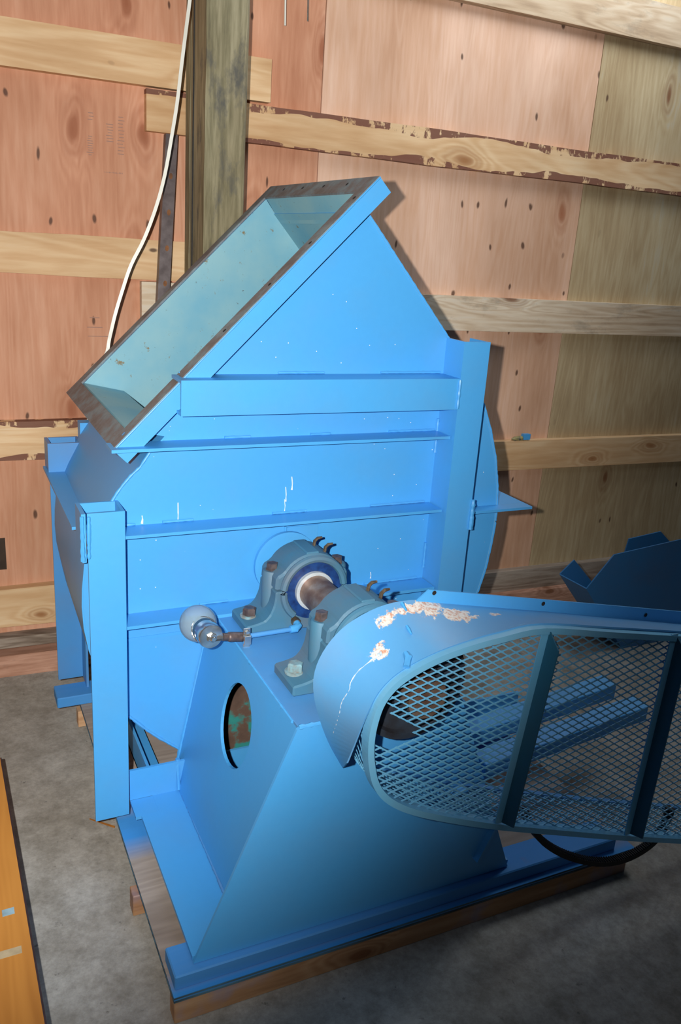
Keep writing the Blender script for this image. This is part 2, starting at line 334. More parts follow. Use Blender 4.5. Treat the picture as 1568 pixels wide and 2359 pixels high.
# ================================================================== the setting
FLO = G().box(-3.5, 5.5, -3.6, 1.30, -0.10, 0.0).obj('floor', MCON, kind='structure')
YW = 1.058                                   # face of the plywood in the wall's own frame
wall = G().box(-3.0, 5.5, YW+0.018, YW+0.10, 0, 3.4, fn=w2w).obj('wall_back', MPINED, kind='structure')
sheets = [(-2.66, -1.443, MPLY), (-1.443, -0.224, MPLY), (-0.224, 0.995, MPLY), (0.995, 2.214, MPLYL), (2.214, 3.433, MPLYG), (3.433, 4.652, MPLYG)]
for x0, x1, m in sheets:
    for z0, z1 in ((0.0, 2.56), (2.563, 3.4)):
        G().box(x0+.0015, x1-.0015, YW, YW+.016, z0, z1, fn=w2w).obj('plywood_sheet', m, wall, bevel=0.001)
def board(x0, x1, z0, z1, m, y0=1.02, name='board', wav=0.0, dz=0.0):
    g = G(); n = max(1, int((x1-x0)/0.06)) if wav else 1; top = []; bot = []
    rr = random.Random(int(z0*1000)); pt = rr.random()*9; 
    for i in range(n+1):
        x = x0+(x1-x0)*i/n; w = wav*(math.sin(x*5.1+pt)+0.6*math.sin(x*13.7+pt*2)+.5*rr.random())
        top.append((x, z1+w*0.5+dz*(x-x0))); bot.append((x, z0-w*0.4+dz*(x-x0)))
    v = [w2w((x, y, z)) for (y, L) in ((y0, top), (y0, bot), (1.0575, top), (1.0575, bot)) for (x, z) in L]
    m1 = n+1
    f = []
    for i in range(n):
        f += [(i, i+1, m1+i+1, m1+i), (2*m1+i, 3*m1+i, 3*m1+i+1, 2*m1+i+1), (i, 2*m1+i, 2*m1+i+1, i+1), (m1+i, m1+i+1, 3*m1+i+1, 3*m1+i)]
    f += [(0, m1, 3*m1, 2*m1), (n, 2*m1+n, 3*m1+n, m1+n)]
    return OBJ(name, v, f, m, wall)
board(-2.2, 0.790, 2.075, 2.210, MPINE)                 # upper left, end shows right of the post
board(0.361, 4.4, 1.940, 2.066, MPINEB, wav=0.003, dz=-0.004)
board(0.40, 4.4, 2.512, 2.655, MPINEG, dz=-0.006)
board(-2.2, 0.60, 1.460, 1.592, MPINE, wav=0.003)
board(0.341, 4.4, 1.313, 1.452, MPINEG)
board(-2.2, 0.62, 0.824, 0.964, MPINEB, wav=0.003)
board(0.34, 4.4, 0.693, 0.829, MPINE)
board(-2.2, 0.62, 0.188, 0.338, MPINE, wav=0.002)
board(0.34, 4.4, 0.060, 0.190, MPINED)
board(-2.2, 0.335, 0.108, 0.150, MPINED, y0=1.005)
board(-2.2, 0.484, 0.0, 0.086, MPINK, y0=0.985)
board(0.634, 4.4, 0.0, 0.086, MPINK, y0=0.985)
# faint grey ink stamps on the sheet left of the post: groups of short strokes too worn to read
def stamp(u0, v0, u1, v1, n, vert, seed):
    g = G(); r = random.Random(seed)
    a = UW(u0, v0, YW); b = UW(u1, v1, YW); x0, x1 = sorted((a.x, b.x)); z0, z1 = sorted((a.z, b.z))
    for i in range(n):
        t = (i+.5)/n
        if vert: c = z0+(z1-z0)*t; g.box(x0+(x1-x0)*r.random()*.3, x1-(x1-x0)*r.random()*.3, YW-.0004, YW-.0001, c-.0012, c+.0012, fn=w2w)
        else: c = x0+(x1-x0)*t; g.box(c-.0012, c+.0012, YW-.0004, YW-.0001, z0+(z1-z0)*r.random()*.2, z1-(z1-z0)*r.random()*.3, fn=w2w)
    g.obj('ink_stamp', MINK, wall)
kk = M('worn_grey_ink', 0.8); MINK = kk.col((0.36, 0.21, 0.16)).m
for a in ((200, 255, 217, 280, 3, True, 1), (198, 310, 216, 360, 9, True, 2), (268, 265, 288, 360, 12, True, 3), (243, 282, 262, 330, 7, True, 4), (240, 394, 283, 402, 13, False, 5),
          (196, 731, 240, 733, 1, True, 6), (196, 753, 238, 755, 1, True, 7), (196, 774, 280, 776, 1, True, 8)): stamp(*a)
G().box(UW(-60, 1300, YW).x, UW(15, 1300, YW).x, YW-.004, YW-.0005, UW(10, 1311, YW).z, UW(10, 1239, YW).z, fn=w2w).obj('cover_plate', plain('dark_brown_plate', (0.05, 0.028, 0.015)), wall)

# weathered post of two plies
post = ROOT('timber_post', w2w((0.56, 0.89, 0)), 'weathered grey-green timber post standing against the plywood wall', 'post')
def plyv(y0, y1, name, lo=0.0):
    g = G(); n = 26; r = random.Random(int(y0*100)); P = []
    for i in range(n+1):
        z = 3.1*i/n; j = lambda s: (r.random()-.5)*s
        P.append([(0.491+j(.004)+lo, y0+j(.003)), (0.500+j(.006)+lo, y0-.004), (0.618+j(.004), y0-.002), (0.6275+j(.005), y0+.012+j(.004)), (0.6275, y1), (0.491+lo, y1)])
    v = [w2w((x, y, 3.1*i/n)) for i, q in enumerate(P) for x, y in q]; m = 6
    f = [(i*m+j, i*m+(j+1) % m, (i+1)*m+(j+1) % m, (i+1)*m+j) for i in range(n) for j in range(m)]+[tuple(range(m)), tuple(range(n*m, n*m+m))]
    OBJ(name, v, f, MPOST, post)
plyv(0.758, 0.944, 'ply'); plyv(0.953, 1.015, 'ply', lo=0.0)
G().box(0.487, 0.491, 0.90, 0.904, 0.0, 3.1, fn=w2w).obj('thin_wire', MBLK, post)

# leaning punched steel angle
ai = ROOT('steel_channel', w2w((0.30, 0.84, 0)), 'dark brown punched steel channel leaning on the wall left of the post', 'steel channel')
def lean(p):   # p = (across, out, along 0..1.93)
    t = p[2]/1.93
    return w2w((0.292+0.140*t+p[0], 0.79+0.17*t+p[1], p[2]))
G().box(-.020, .020, -.004, 0.0, 0, 1.93, fn=lean).box(-.020, -.016, 0.0, .030, 0, 1.93, fn=lean).box(.016, .020, 0.0, .030, 0, 1.93, fn=lean).obj('channel', MSTEEL, ai)
for z in [1.80-.115*1.0*i for i in range(14)]:
    g = G(); g.add([lean((0.003+.0065*math.cos(a*math.pi/5), -.0046, z+.010*math.sin(a*math.pi/5))) for a in range(10)], [tuple(range(10))]); g.obj('punched_hole', MRST, ai)
# cable
g = G(); pts = [(450, -160), (444, -80), (437, 0), (428, 70), (418, 150), (408, 235), (396, 310), (380, 400), (360, 475), (332, 550), (302, 610), (283, 665), (265, 725), (252, 780), (242, 820)]
P = [Vector(w2w(UW(u, v, 0.78))) for u, v in pts]; P += [Vector((0.145, 0.80, 1.15)), Vector((0.15, 0.80, 1.0)), Vector((0.15, 0.83, 0.7)), Vector((0.13, 0.84, 0.3)), Vector((0.12, 0.84, 0.012))]
g.tube(dense(P, 4), 0.006, sq=(0.0052, 0.003), up=(-1, .2, 0))
g.obj('electric_cable', MCAB, smooth=False, label='off-white flat cable hanging in front of the wall left of the post', category='cable')
for (u, v0, v1, m, lb) in ((656, -60, 59, MCAB, 'thicker pale rod end hanging down the wall just right of the post'), (708, -60, 49, MCHR, 'thinner bright rod end hanging further right on the wall')):
    a = Vector(w2w(UW(u, v1, 0.98))); b = Vector(w2w(UW(u+2, v0, 0.98)))
    G().tube([a, b, b+Vector((0, 0.0, .5))], 0.0032 if u < 700 else .0022).obj('hanging_rod', m, label=lb, category='rod')
# small painted scrap left on the ledge of the right-hand board
a = UW(1196, 1010, 1.035)
g = G(); sl = lambda x, z: w2w((a.x+x, 1.035, a.z+z))
g.lathe(w2w((a.x, 1.035, 0.8365)), (1, 0, 0), [(.002, -.045), (.010, -.03), (.0125, 0), (.010, .02), (.004, .035)], 12, 0)
g.box(a.x+.015, a.x+.052, 1.025, 1.045, .832, .858, 1, fn=w2w)
g.obj('paint_scrap', [plain('dull_yellow_scrap', (0.45, 0.38, 0.12), (0.04, 0.05, 0.08), 60), MB], label='small blue and yellow scrap on the board right of the fan housing', category='scrap')

a = U(206, 1888, 'z', .004); b = U(264, 1908, 'z', .004)
G().slab([a, b, b+Vector((.002, .006, 0)), a+Vector((.001, .002, 0))], (0, 0, .003)).obj('wood_sliver', MORG, label='thin orange wood sliver on the concrete beside the pallet edge', category='wood sliver')
# ================================================================== pallet and timbers
pal = ROOT('wooden_pallet', (0.70, 0.0, 0), 'low wooden pallet with blue-sprayed plywood deck under the big blue fan', 'pallet')
PX0, PX1, PY0, PY1 = 0.062, 1.36, -0.667, 0.72
G().box(PX0, PX1, PY0, PY1, 0.0745, 0.076, 0).obj('deck_face', MDECK, pal, origin=(0.70, 0.0, 0.075))
for i in range(3): G().box(PX0+.0006*(i % 2), PX1-.0006*(i % 2), PY0+.0012*(i % 2), PY1, 0.0605+.0047*i, 0.0605+.0047*(i+1)-.0002, 0).obj('plywood_layer', MPLYE if i % 2 == 0 else MBD, pal)
for y, x0 in ((-0.665, 0.064), (-0.335, 0.046), (0.10, 0.085), (0.56, 0.050)):
    G().box(x0, PX1-.02, y, y+.040, 0, 0.060).obj('bearer', MBEAR, pal, bevel=0.002)
G().box(PX0, PX1-.12, PY0-.0, -0.45, 0, 0.06).box(PX0, .10, -.60, -.5, 0, .058)  # (not linked: space kept open)
def lumber(x0, x1, y0, y1, z0, z1, label): return G().box(x0, x1, y0, y1, z0, z1).obj('timber_block', MSHIM, bevel=0.003, label=label, category='timber', group='timbers between fan and pallet')
lumber(0.068, 1.30, -0.652, -0.565, 0.0762, 0.1135, 'blue-sprayed flat timber along the pallet\'s front edge under the pedestal')
lumber(-0.013, 1.20, 0.575, 0.668, 0.0762, 0.1135, 'blue-topped flat timber sticking out under the rear left leg of the fan')
# orange sheet at the lower left
sh = ROOT('wood_sheet', (-0.62, -0.5, 0), 'orange-brown wood sheet with a painted shadow strip along its edge lying low at the left', 'wood sheet')
zt = 0.160
e0 = U(0, 1745, 'z', zt); e1 = U(103, 2359, 'z', zt); dx = (e1.x-e0.x)/(e1.y-e0.y)
ex = lambda y: e0.x+dx*(y-e0.y)
ya, yb = -1.45, e0.y+0.0
G().add([(ex(ya)-.9, ya, zt-.018), (ex(ya), ya, zt-.018), (ex(yb), yb, zt-.018), (ex(yb)-.9, yb, zt-.018), (ex(ya)-.9, ya, zt), (ex(ya), ya, zt), (ex(yb), yb, zt), (ex(yb)-.9, yb, zt)],
        [(3, 2, 1, 0), (4, 5, 6, 7), (0, 1, 5, 4), (1, 2, 6, 5), (2, 3, 7, 6), (3, 0, 4, 7)]).obj('board', MORG, sh)
G().slab([(ex(ya)+.0, ya, zt-.019), (ex(ya)+.004, ya, zt-.019), (ex(yb)+.004, yb, zt-.019), (ex(yb), yb, zt-.019)], (0, 0, .018)).obj('edge_shadow_strip', MEDGE, sh)  # dark strip stands in for the shadow beside the sheet
for y in (-1.2, -0.6, -0.05): G().box(ex(y)-.85, ex(y)-.16, y-.04, y+.04, 0, zt-.018).obj('support_block', MBEAR, sh)
for (u0, v0, u1, v1, m, nm) in ((5, 2105, 33, 2097, plain('pale_blue_tape', (0.35, 0.55, 0.65), rough=.5), 'tape_scrap'), (-12, 2205, 50, 2187, plain('cream_tape', (0.55, 0.45, 0.28), rough=.5), 'tape_scrap')):
    a = U(u0, v0, 'z', zt); b = U(u1, v1, 'z', zt); w = Vector((0, .010, 0))
    G().slab([a-w, b-w, b+w, a+w], (0, 0, .0008)).obj(nm, m, sh)

# ================================================================== the fan
fan = ROOT('industrial_fan', (0.55, 0.0, 0.114), 'large bright blue steel centrifugal fan with open tilted mouth on a pallet', 'industrial fan')
ZB = 0.114; YR = 0.662; SX, SZ = 0.543, 0.765
KEY = [(131, .475), (138, .462), (155, .474), (170, .49), (188, .522), (203, .546), (226.6, .582), (234.5, .592), (246, .615), (270, .640), (300, .685), (330, .722), (345, .735), (360, .728), (374, .725), (394, .735)]
def rad(a):
    for (a0, r0), (a1, r1) in zip(KEY, KEY[1:]):
        if a0 <= a <= a1: return r0+(r1-r0)*(a-a0)/(a1-a0)
    return KEY[-1][1]
# outline points measured on the side plate (metres, x,z)
arc = [(0.205, 1.135), (0.169, 1.096), (0.144, 1.059), (0.121, 1.038), (0.102, 1.016), (0.087, 0.996), (0.074, 0.975), (0.040, .915), (0.014, .855), (0.003, 0.814), (-0.004, 0.75), (-0.006, 0.70), (-0.003, 0.64), (0.008, 0.573), (0.030, .50), (.062, .43), (0.108, 0.36), (0.158, 0.305), (0.193, 0.272), (0.23, 0.241), (0.255, 0.219), (.33, .178), (.42, .146), (.52, .130), (.62, .132), (.74, .152), (.86, .195), (.97, .255), (1.07, .34), (1.15, .44), (1.19, .52), (1.218, 0.588), (1.238, 0.672), (1.248, 0.752), (1.252, 0.82), (1.25, 0.881), (1.243, 0.941), (1.221, 1.037), (1.192, 1.118), (1.155, 1.198), (1.09, 1.295), (1.009, 1.389), (0.725, 1.702)]
Tn = Vector((0.7037, 0, 0.7105)).normalized(); Nn = Vector((-Tn.z, 0, Tn.x))     # along the mouth / outward
O0 = Vector((0.068, 0, 1.119)); L = 0.937; FY0, FY1 = -0.05, 0.71
def MP(s, y, n=0.0): p = O0+Tn*s+Nn*n; return (p.x, y, p.z)
q0 = MP(.056, 0, -.0065); q1 = MP(L-.054, 0, -.0065)
plate = arc+[(q1[0], q1[2]), (q0[0], q0[2])]
def RP(p):      # the rear rim of the scroll sits a little further in on the left
    return (p[0]+.018*max(0, min(1, (.25-p[0])/.2))*max(0, min(1, (p[1]-.42)/.15, (1.12-p[1])/.1)), p[1])
def sideplate(y0, y1, mats, inner):
    g = G(); g.prism([RP(p) for p in plate] if y0 > .3 else plate, 'y', y0, y1, 0)
    g.mi[-2 if inner == 'a' else -1] = 1
    return g
o = sideplate(0.0, 0.006, [MBS, MIN], 'b').obj('front_side_plate', [MBS, MIN], fan)
o = sideplate(YR-.006, YR, [MB, MIN], 'a').obj('rear_side_plate', [MB, MIN], fan)
A = [(x, -0.002, z) for x, z in arc]; B = [(RP(p)[0], YR+.002, RP(p)[1]) for p in arc]
g = G().sheet(A, B, 0.004, 0, 1); g.obj('scroll_wrap', [MB, MIN], fan, smooth=True)
# edge welds along the plate rim
rn = random.Random(3)
def weld(pts, r, name='weld_bead', par=fan, mat=MB, step=.007):
    P = []; 
    for a, b in zip(pts, pts[1:]):
        a, b = Vector(a), Vector(b); n = max(1, int((b-a).length/step))
        P += [a+(b-a)*(i/n) for i in range(n)]
    P.append(Vector(pts[-1]))
    return G().tube(P, [r*(0.75+0.5*rn.random()) for _ in P], 7).obj(name, mat, par, smooth=True)
weld([(x, -.001, z) for x, z in arc[1:7]], .0035)
weld([(x, -.001, z) for x, z in arc[-12:]], .003)
weld([(x, -.001, z) for x, z in arc[16:21]], .004)
# outlet mouth: flange frame in the plane that rises at 45 degrees
W_ = 0.050; tk = 0.006
def mbox(g, s0, s1, y0, y1, n0, n1, mi=0):
    v = [MP(s, y, n) for n in (n0, n1) for y in (y0, y1) for s in (s0, s1)]
    return g.add(v, [(0, 2, 3, 1), (4, 5, 7, 6), (0, 1, 5, 4), (2, 6, 7, 3), (0, 4, 6, 2), (1, 3, 7, 5)], mi)
fl = mbox(G(), 0, L, FY0, FY0+tk, -W_, -tk).obj('outlet_flange', MB, fan)
def fbar(s0, s1, y0, y1, nm='flange_face'): return mbox(G(), s0, s1, y0, y1, -tk, 0).obj(nm, MFL, fl)
fbar(0, L, FY0, 0.0); fbar(0, L, FY1-W_, FY1); fbar(0, W_+.006, 0.0, FY1-W_); fbar(L-W_-.004, L, 0.0, FY1-W_)
mbox(G(), 0, L, FY1-tk, FY1, -W_, -tk).obj('flange_leg', MB, fl)
mbox(G(), 0, tk, FY0+tk, FY1-tk, -W_, -tk).obj('flange_leg', MB, fl)
mbox(G(), L-tk, L, FY0+tk, FY1-tk, -W_, -tk).obj('flange_leg', MB, fl)
# thin brighter paint line along the front rim
weld([MP(s, FY0-.001, -tk*.6) for s in (0.0, .2, .45, .7, L)], .0022, 'paint_ridge', fl, MB, .02)
def disc(c, ax1, ax2, r, name, mat, par, n=10):
    c = Vector(c); return OBJ(name, [c+Vector(ax1)*r*math.cos(2*math.pi*i/n)+Vector(ax2)*r*math.sin(2*math.pi*i/n) for i in range(n)], [tuple(range(n))], mat, par)
for s in (0.045, 0.235, 0.395, 0.555, 0.70, 0.86): disc(MP(s, FY0+.022, .0006), Tn, (0, 1, 0), .0055, 'bolt_hole', MB if s < .1 else MHOLE, fl)
for y in (.10, .25, .40, .55): disc(MP(L-.022, y, .0006), Tn, (0, 1, 0), .0055, 'bolt_hole', MHOLE, fl)
# duct between mouth and scroll
inn0, inn1 = W_+.006, L-W_-.004
def duct(a, b, name, m): G().sheet([(a[0], 0.006, a[1]), (b[0], 0.006, b[1])], [(a[0], FY1-W_-.01, a[1]), (b[0], FY1-W_-.01, b[1])], .005, 0, 1).obj(name, m, fan)
p0 = MP(inn0, 0, -tk); p1 = MP(inn1, 0, -tk)
duct((p0[0], p0[2]), (0.235, 1.128), 'mouth_lower_wall', [MIN, MIN])
duct((p1[0], p1[2]), (0.745, 1.672), 'mouth_upper_wall', [MIN, MIN])
# impeller half seen in the dark of the mouth
im = G(); 
for i in range(10):
    a = 2*math.pi*i/10; c, s_ = math.cos(a), math.sin(a); c2, s2 = math.cos(a+.5), math.sin(a+.5)
    im.slab([(SX+.14*c, .1, SZ+.14*s_), (SX+.40*c2, .1, SZ+.40*s2), (SX+.40*c2, .5, SZ+.40*s2), (SX+.14*c, .5, SZ+.14*s_)], (.004*c2, 0, .004*s2))
im.lathe((SX, 0.50, SZ), (0, 1, 0), [(.41, 0), (.41, .006)], 40)
im.obj('impeller', MRU, fan)

# posts
def post_front(x0, sgn, ztop, z0=ZB):
    g = G(); xa, xb = x0, x0+.088
    g.box(xa, xb, -.091, -.083, z0, ztop)
    g.box(xb-.008, xb, -.083, 0, z0, ztop) if sgn > 0 else g.box(xa, xa+.008, -.083, 0, z0, ztop)
    return g
pf = post_front(0, 1, .977); pf.obj('leg', MB, fan)
bx = G().box(-.014, -.004, -.093, 0.0, .855, .977).box(-.004, .080, -.008, -.001, .90, .977).obj('end_cap_plate', MB, fan)
weld([(-.013, -.095, .972), (-.013, -.095, .86)], .005); weld([(.003, -.095, .970), (.001, -.095, .865)], .0045)
G().box(1.003, 1.0885, -.091, -.083, ZB, 1.389).box(1.003, 1.011, -.083, 0.0, ZB, 1.389).box(1.0805, 1.0885, -.083, 0, ZB, 1.389).obj('leg', MB, fan)
G().box(.008, .098, .703, .711, ZB, .977).box(.090, .098, .622, .703, ZB, .977).obj('leg', MBD, fan)
G().box(-.004, .006, .622, .711, .885, .977).box(.006, .090, .622, .630, .885, .977).obj('end_cap_plate', MBD, fan)
G().box(1.003, 1.0885, .703, .711, ZB, 1.389).box(1.003, 1.011, YR, .703, ZB, 1.389).obj('leg', MBD, fan)
disc((.088, .69, .33), (0, 1, 0), (0, 0, 1), .001, 'tack', MBD, fan)
G().lathe((.083, .70, .372), (0, -1, 0), [(.009, 0), (.009, .008), (.004, .012)], 10).obj('bolt_stud', MB, fan)
# rear stub beside the mouth
G().box(.100, .150, YR, .711, .86, 1.030).obj('rear_upright', MB, fan)
# side rails running front to back
G().box(-.012, .050, .085, .700, .878, .886).obj('side_rail', MB, fan)
G().box(1.215, 1.352, .000, .640, .872, .880).obj('side_rail', MB, fan)
G().box(1.0885, 1.352, -.045, -.0005, .872, .880).obj('rail_return', MB, fan)
weld([(1.091, -.094, .935), (1.091, -.094, .845)], .007)
# stiffeners and the tube beam
G().box(.062, 1.0, -.076, -.0005, 1.116, 1.124).obj('stiffener', MB, fan)
G().box(.0885, .998, -.076, -.0005, .899, .907).obj('stiffener', MB, fan)
G().box(.0885, 1.0, -.076, -.0005, .655, .664).obj('stiffener', MB, fan)
G().box(.223, 1.0028, -.091, -.083, 1.203, 1.289).box(.223, 1.0028, -.083, -.0005, 1.281, 1.289).box(.223, 1.0028, -.083, -.0005, 1.203, 1.211).obj('cross_beam', MB, fan)
weld([(1.0015, -.093, 1.286), (1.0015, -.093, 1.206)], .0045)
for a, b, z in ((.24, .335, 1.293), (.50, .63, 1.293), (.80, .99, 1.293), (.36, .43, 1.127), (.60, .66, 1.127), (.84, .99, 1.127), (.095, .13, .911), (.20, .28, .911), (.5, .6, .911), (.80, .98, .911), (.30, .38, .668), (.8, .98, .668)):
    weld([(a, -.003, z), (b, -.003, z)], .0035)
weld([(1.0, -.004, 1.16), (1.0, -.004, 1.06)], .004); weld([(1.0, -.004, .78), (1.0, -.004, .70)], .004)
# rectangular patch and lower seam on the side plate
a = U(655, 1218, 'y', -.002); b = U(792, 1204, 'y', -.002); zlo = U(655, 1300, 'y', -.002).z
G().box(a.x+.007, .64, -.003, -.0002, zlo-.05, a.z+.004).obj('patch_plate', MBS, fan)
G().box(a.x-.001, a.x+.0055, -.004, -.0002, zlo-.05, a.z+.006).obj('patch_strip', MBS, fan)
G().box(.100, .36, -.0022, -.0002, .585, .594).obj('lap_seam', MB, fan)
# white drips
DR = plain('white_drip', (0.85, 0.88, 0.86), (0.6, 0.7, 0.75), 80, 0.5)
for (u, v0, v1, w) in ((327, 1188, 1206, .0035), (410, 1158, 1204, .003), (672, 1098, 1128, .003), (658, 1122, 1155, .0025), (655, 1150, 1180, .0018), (853, 1318, 1332, .0022)):
    a = U(u, v0, 'y', -.001); b = U(u, v1, 'y', -.001)
    G().tube([a, a*.5+b*.5+Vector((rn.random()*.002, 0, 0)), b], [w*.5, w*.6, w], 6).obj('white_drip', DR, fan)

# base frame: front-to-back leaves, cross angle, base rails
G().prism([(.113, -.625), (.113, -.124), (.160, -.124), (.160, -.045), (.255, -.045), (.255, -.625)], 'z', .118, .128).obj('base_leaf', MB, fan)
G().box(.80, .95, -.625, -.045, .118, .128).obj('base_leaf', MB, fan)
G().box(.098, 1.40, -.053, -.045, .128, .221).obj('base_cross_angle', MB, fan)
G().box(.098, 1.40, -.128, -.053, .1185, .1275).obj('base_cross_leaf', MB, fan)
weld([(.232, -.045, .225), (.232, -.06, .135)], .006); 
for xx in (.150, 1.20):
    G().box(xx, xx+.008, -.040, .70, .118, .205).box(xx, xx+.06, -.040, .70, .118, .126).obj('base_side_rail', MB, fan)
# pedestal
PT = .655
def pedleft(sgn):
    g = G(); mx = (lambda x: x) if sgn > 0 else (lambda x: 2*.530-x)
    X = lambda z: mx(.335-(PT-z)*.195)
    cy, cz = -.322, .482; n = 40; ry, rz = .098, .102
    ring = []; out = []
    y0, y1, z0, z1 = -.618, -.001, .128, PT-.009
    for i in range(n):
        a = 2*math.pi*i/n; dy, dz = math.cos(a), math.sin(a)
        ring.append((cy+ry*dy, cz+rz*dz))
        t = min([(y1-cy)/dy if dy > 1e-6 else 9, (y0-cy)/dy if dy < -1e-6 else 9, (z1-cz)/dz if dz > 1e-6 else 9, (z0-cz)/dz if dz < -1e-6 else 9])
        out.append((cy+dy*t, cz+dz*t))
    # make the corners exact
    for cc in ((y0, z0), (y0, z1), (y1, z0), (y1, z1)):
        i = min(range(n), key=lambda q: (out[q][0]-cc[0])**2+(out[q][1]-cc[1])**2); out[i] = cc
    t = .008*sgn
    V = [(X(z), y, z) for y, z in ring]+[(X(z), y, z) for y, z in out]+[(X(z)+t, y, z) for y, z in ring]+[(X(z)+t, y, z) for y, z in out]
    N = n
    g.add(V, [(i, (i+1) % N, N+(i+1) % N, N+i) for i in range(N)]+[(i, 2*N+i, 2*N+(i+1) % N, (i+1) % N) for i in range(N)]+[(N+i, N+(i+1) % N, 3*N+(i+1) % N, 3*N+i) for i in range(N)], 0)
    g.add(V[2*N:], [(i, N+i, N+(i+1) % N, (i+1) % N) for i in range(N)], 1)
    return g
ped = G().box(.332, .730, -.626, -.0005, PT-.008, PT).obj('pedestal_top', MBD, fan, bevel=.001)
pedleft(1).obj('pedestal_side', [MB, MRU], fan); pedleft(-1).obj('pedestal_side', [MB, MRU], fan)
# the front plate of the pedestal leans out by a hair and folds over the top edge
g = G().prism([(.327, PT-.004), (.332, PT), (.730, PT), (.734, PT-.004), (.944, .1165), (.113, .1165)], 'y', -.634, -.627, 0); g.mi[-1] = 1
g.obj('pedestal_front_plate', [MB, MRU], fan)
G().prism([(.245, .14), (.330, .64), (.730, .64), (.815, .14)], 'y', -.010, -.003).obj('pedestal_back_plate', MRU, fan)
weld([(.331, -.60, PT-.004), (.332, -.05, PT-.004)], .004, mat=MB)
weld([(.332, -.630, PT), (.728, -.630, PT)], .005)
weld([(.237, -.04, .131), (.231, -.60, .131)], .004, mat=MBD)
weld([(.335, -.004, PT-.01), (.236, -.004, .16)], .005)
# shaft, bearings
def BEAR(yc):
    hw = .060; g = G(); prof = []
    # lower half: foot, concave flank, flat split line
    for x, z in ((-.178, 0), (-.178, .026), (-.150, .030), (-.128, .036), (-.115, .050), (-.106, .072), (-.102, .094), (-.102, .112)): prof.append((SX+x, PT+z))
    for x, z in ((.102, .112), (.102, .094), (.106, .072), (.115, .050), (.128, .036), (.150, .030), (.178, .026), (.178, 0)): prof.append((SX+x, PT+z))
    g.prism(prof, 'y', yc-hw, yc+hw)
    base = g.obj('bearing_housing', MGREY, fan, bevel=.004)
    zc = SZ+.002
    cp = [(SX+.102, zc)]; cp += [(SX+.100, zc+.038), (SX+.078, zc+.050)]
    cp += [(SX+.094*math.cos(math.radians(a)), zc+.094*math.sin(math.radians(a))) for a in range(40, 141, 8)]
    cp += [(SX-.078, zc+.050), (SX-.100, zc+.038), (SX-.102, zc)]
    G().prism(cp, 'y', yc-hw*.93, yc+hw*.93).obj('bearing_cap', MGREY, base, bevel=.006)
    # raised arch round the seal on the visible end
    arch = [(SX+.084*math.cos(math.radians(a)), yc-hw-.006, zc+.084*math.sin(math.radians(a))) for a in range(-50, 231, 8)]
    G().tube(arch, .010, 8).obj('seal_arch', MGREY, base, smooth=True)
    for sx in (-1, 1):
        for (dx, r) in ((.092, .0255),):
            G().lathe((SX+sx*dx, yc, PT+.050), (0, 0, 1), [(.014, -.012), (r, 0), (r, .098), (r-.003, .102)], 16).obj('bolt_boss', MGREY, base, smooth=True)
            b_ = G().lathe((SX+sx*dx, yc, PT+.152), (0, 0, 1), [(.017, 0), (.017, .004), (.0155, .0042), (.0155, .018), (.011, .0195)], 6).obj('cap_bolt', MBOLT, base)
        G().lathe((SX+sx*.150, yc, PT+.028), (0, 0, 1), [(.0245, 0), (.0245, .004), (.021, .0055)], 20).obj('washer', MWASH, base)
        G().lathe((SX+sx*.150, yc, PT+.0335), (0, 0, 1), [(.0185, 0), (.0185, .016), (.014, .019)], 6).obj('foot_bolt', MBOLT if yc > -.3 else MWASH, base)
    G().lathe((SX, yc-hw-.001, SZ), (0, -1, 0), [(.080, 0), (.080, .002), (.074, .003)], 36).obj('seal_face', MSEAL, base)
    G().lathe((SX, yc-hw-.003, SZ), (0, -1, 0), [(.052, 0), (.052, .012), (.046, .014)], 36).obj('seal_collar', MWHT, base, smooth=True)
    for dy, dx in ((.016, .030), (-.018, .046)):
        c = Vector((SX+dx, yc+dy, zc+math.sqrt(max(0, .094**2-dx**2))-.002))
        G().tube([c, c+Vector((.002, 0, .014)), c+Vector((.010, 0, .021)), c+Vector((.022, -.002, .023))], [.0045, .005, .0045, .003], 7).obj('grease_fitting', MBRS, base, smooth=True)
    G().box(SX-.018, SX+.018, yc-.05, yc+.05, zc+.088, zc+.0965).obj('cap_rib', MGREY, base, bevel=.003)
    return base
bA = BEAR(-.143); bB = BEAR(-.457)
G().lathe((SX, .02, SZ), (0, -1, 0), [(.044, 0), (.044, .33), (.0455, .335), (.0455, .40), (.044, .41), (.044, .80)], 36).obj('shaft', MSH, fan, smooth=True)
G().lathe((SX, -.008, SZ), (0, -1, 0), [(.093, 0), (.093, .012), (.08, .014)], 40).obj('shaft_seal_housing', MB, fan, smooth=True)
# sheave on the shaft inside the guard
g = G().lathe((SX, -.665, SZ), (0, -1, 0), [(.05, 0), (.118, .0), (.124, .006), (.112, .014), (.124, .022), (.112, .030), (.124, .038), (.112, .046), (.124, .054), (.124, .060), (.110, .062), (.106, .050), (.058, .048), (.056, .075), (.044, .077)], 40)
g.obj('drive_sheave', plain('dark_sheave_iron', (0.05, 0.07, 0.10), (0.03, 0.025, 0.025), 20, .5, .3), fan, smooth=True)

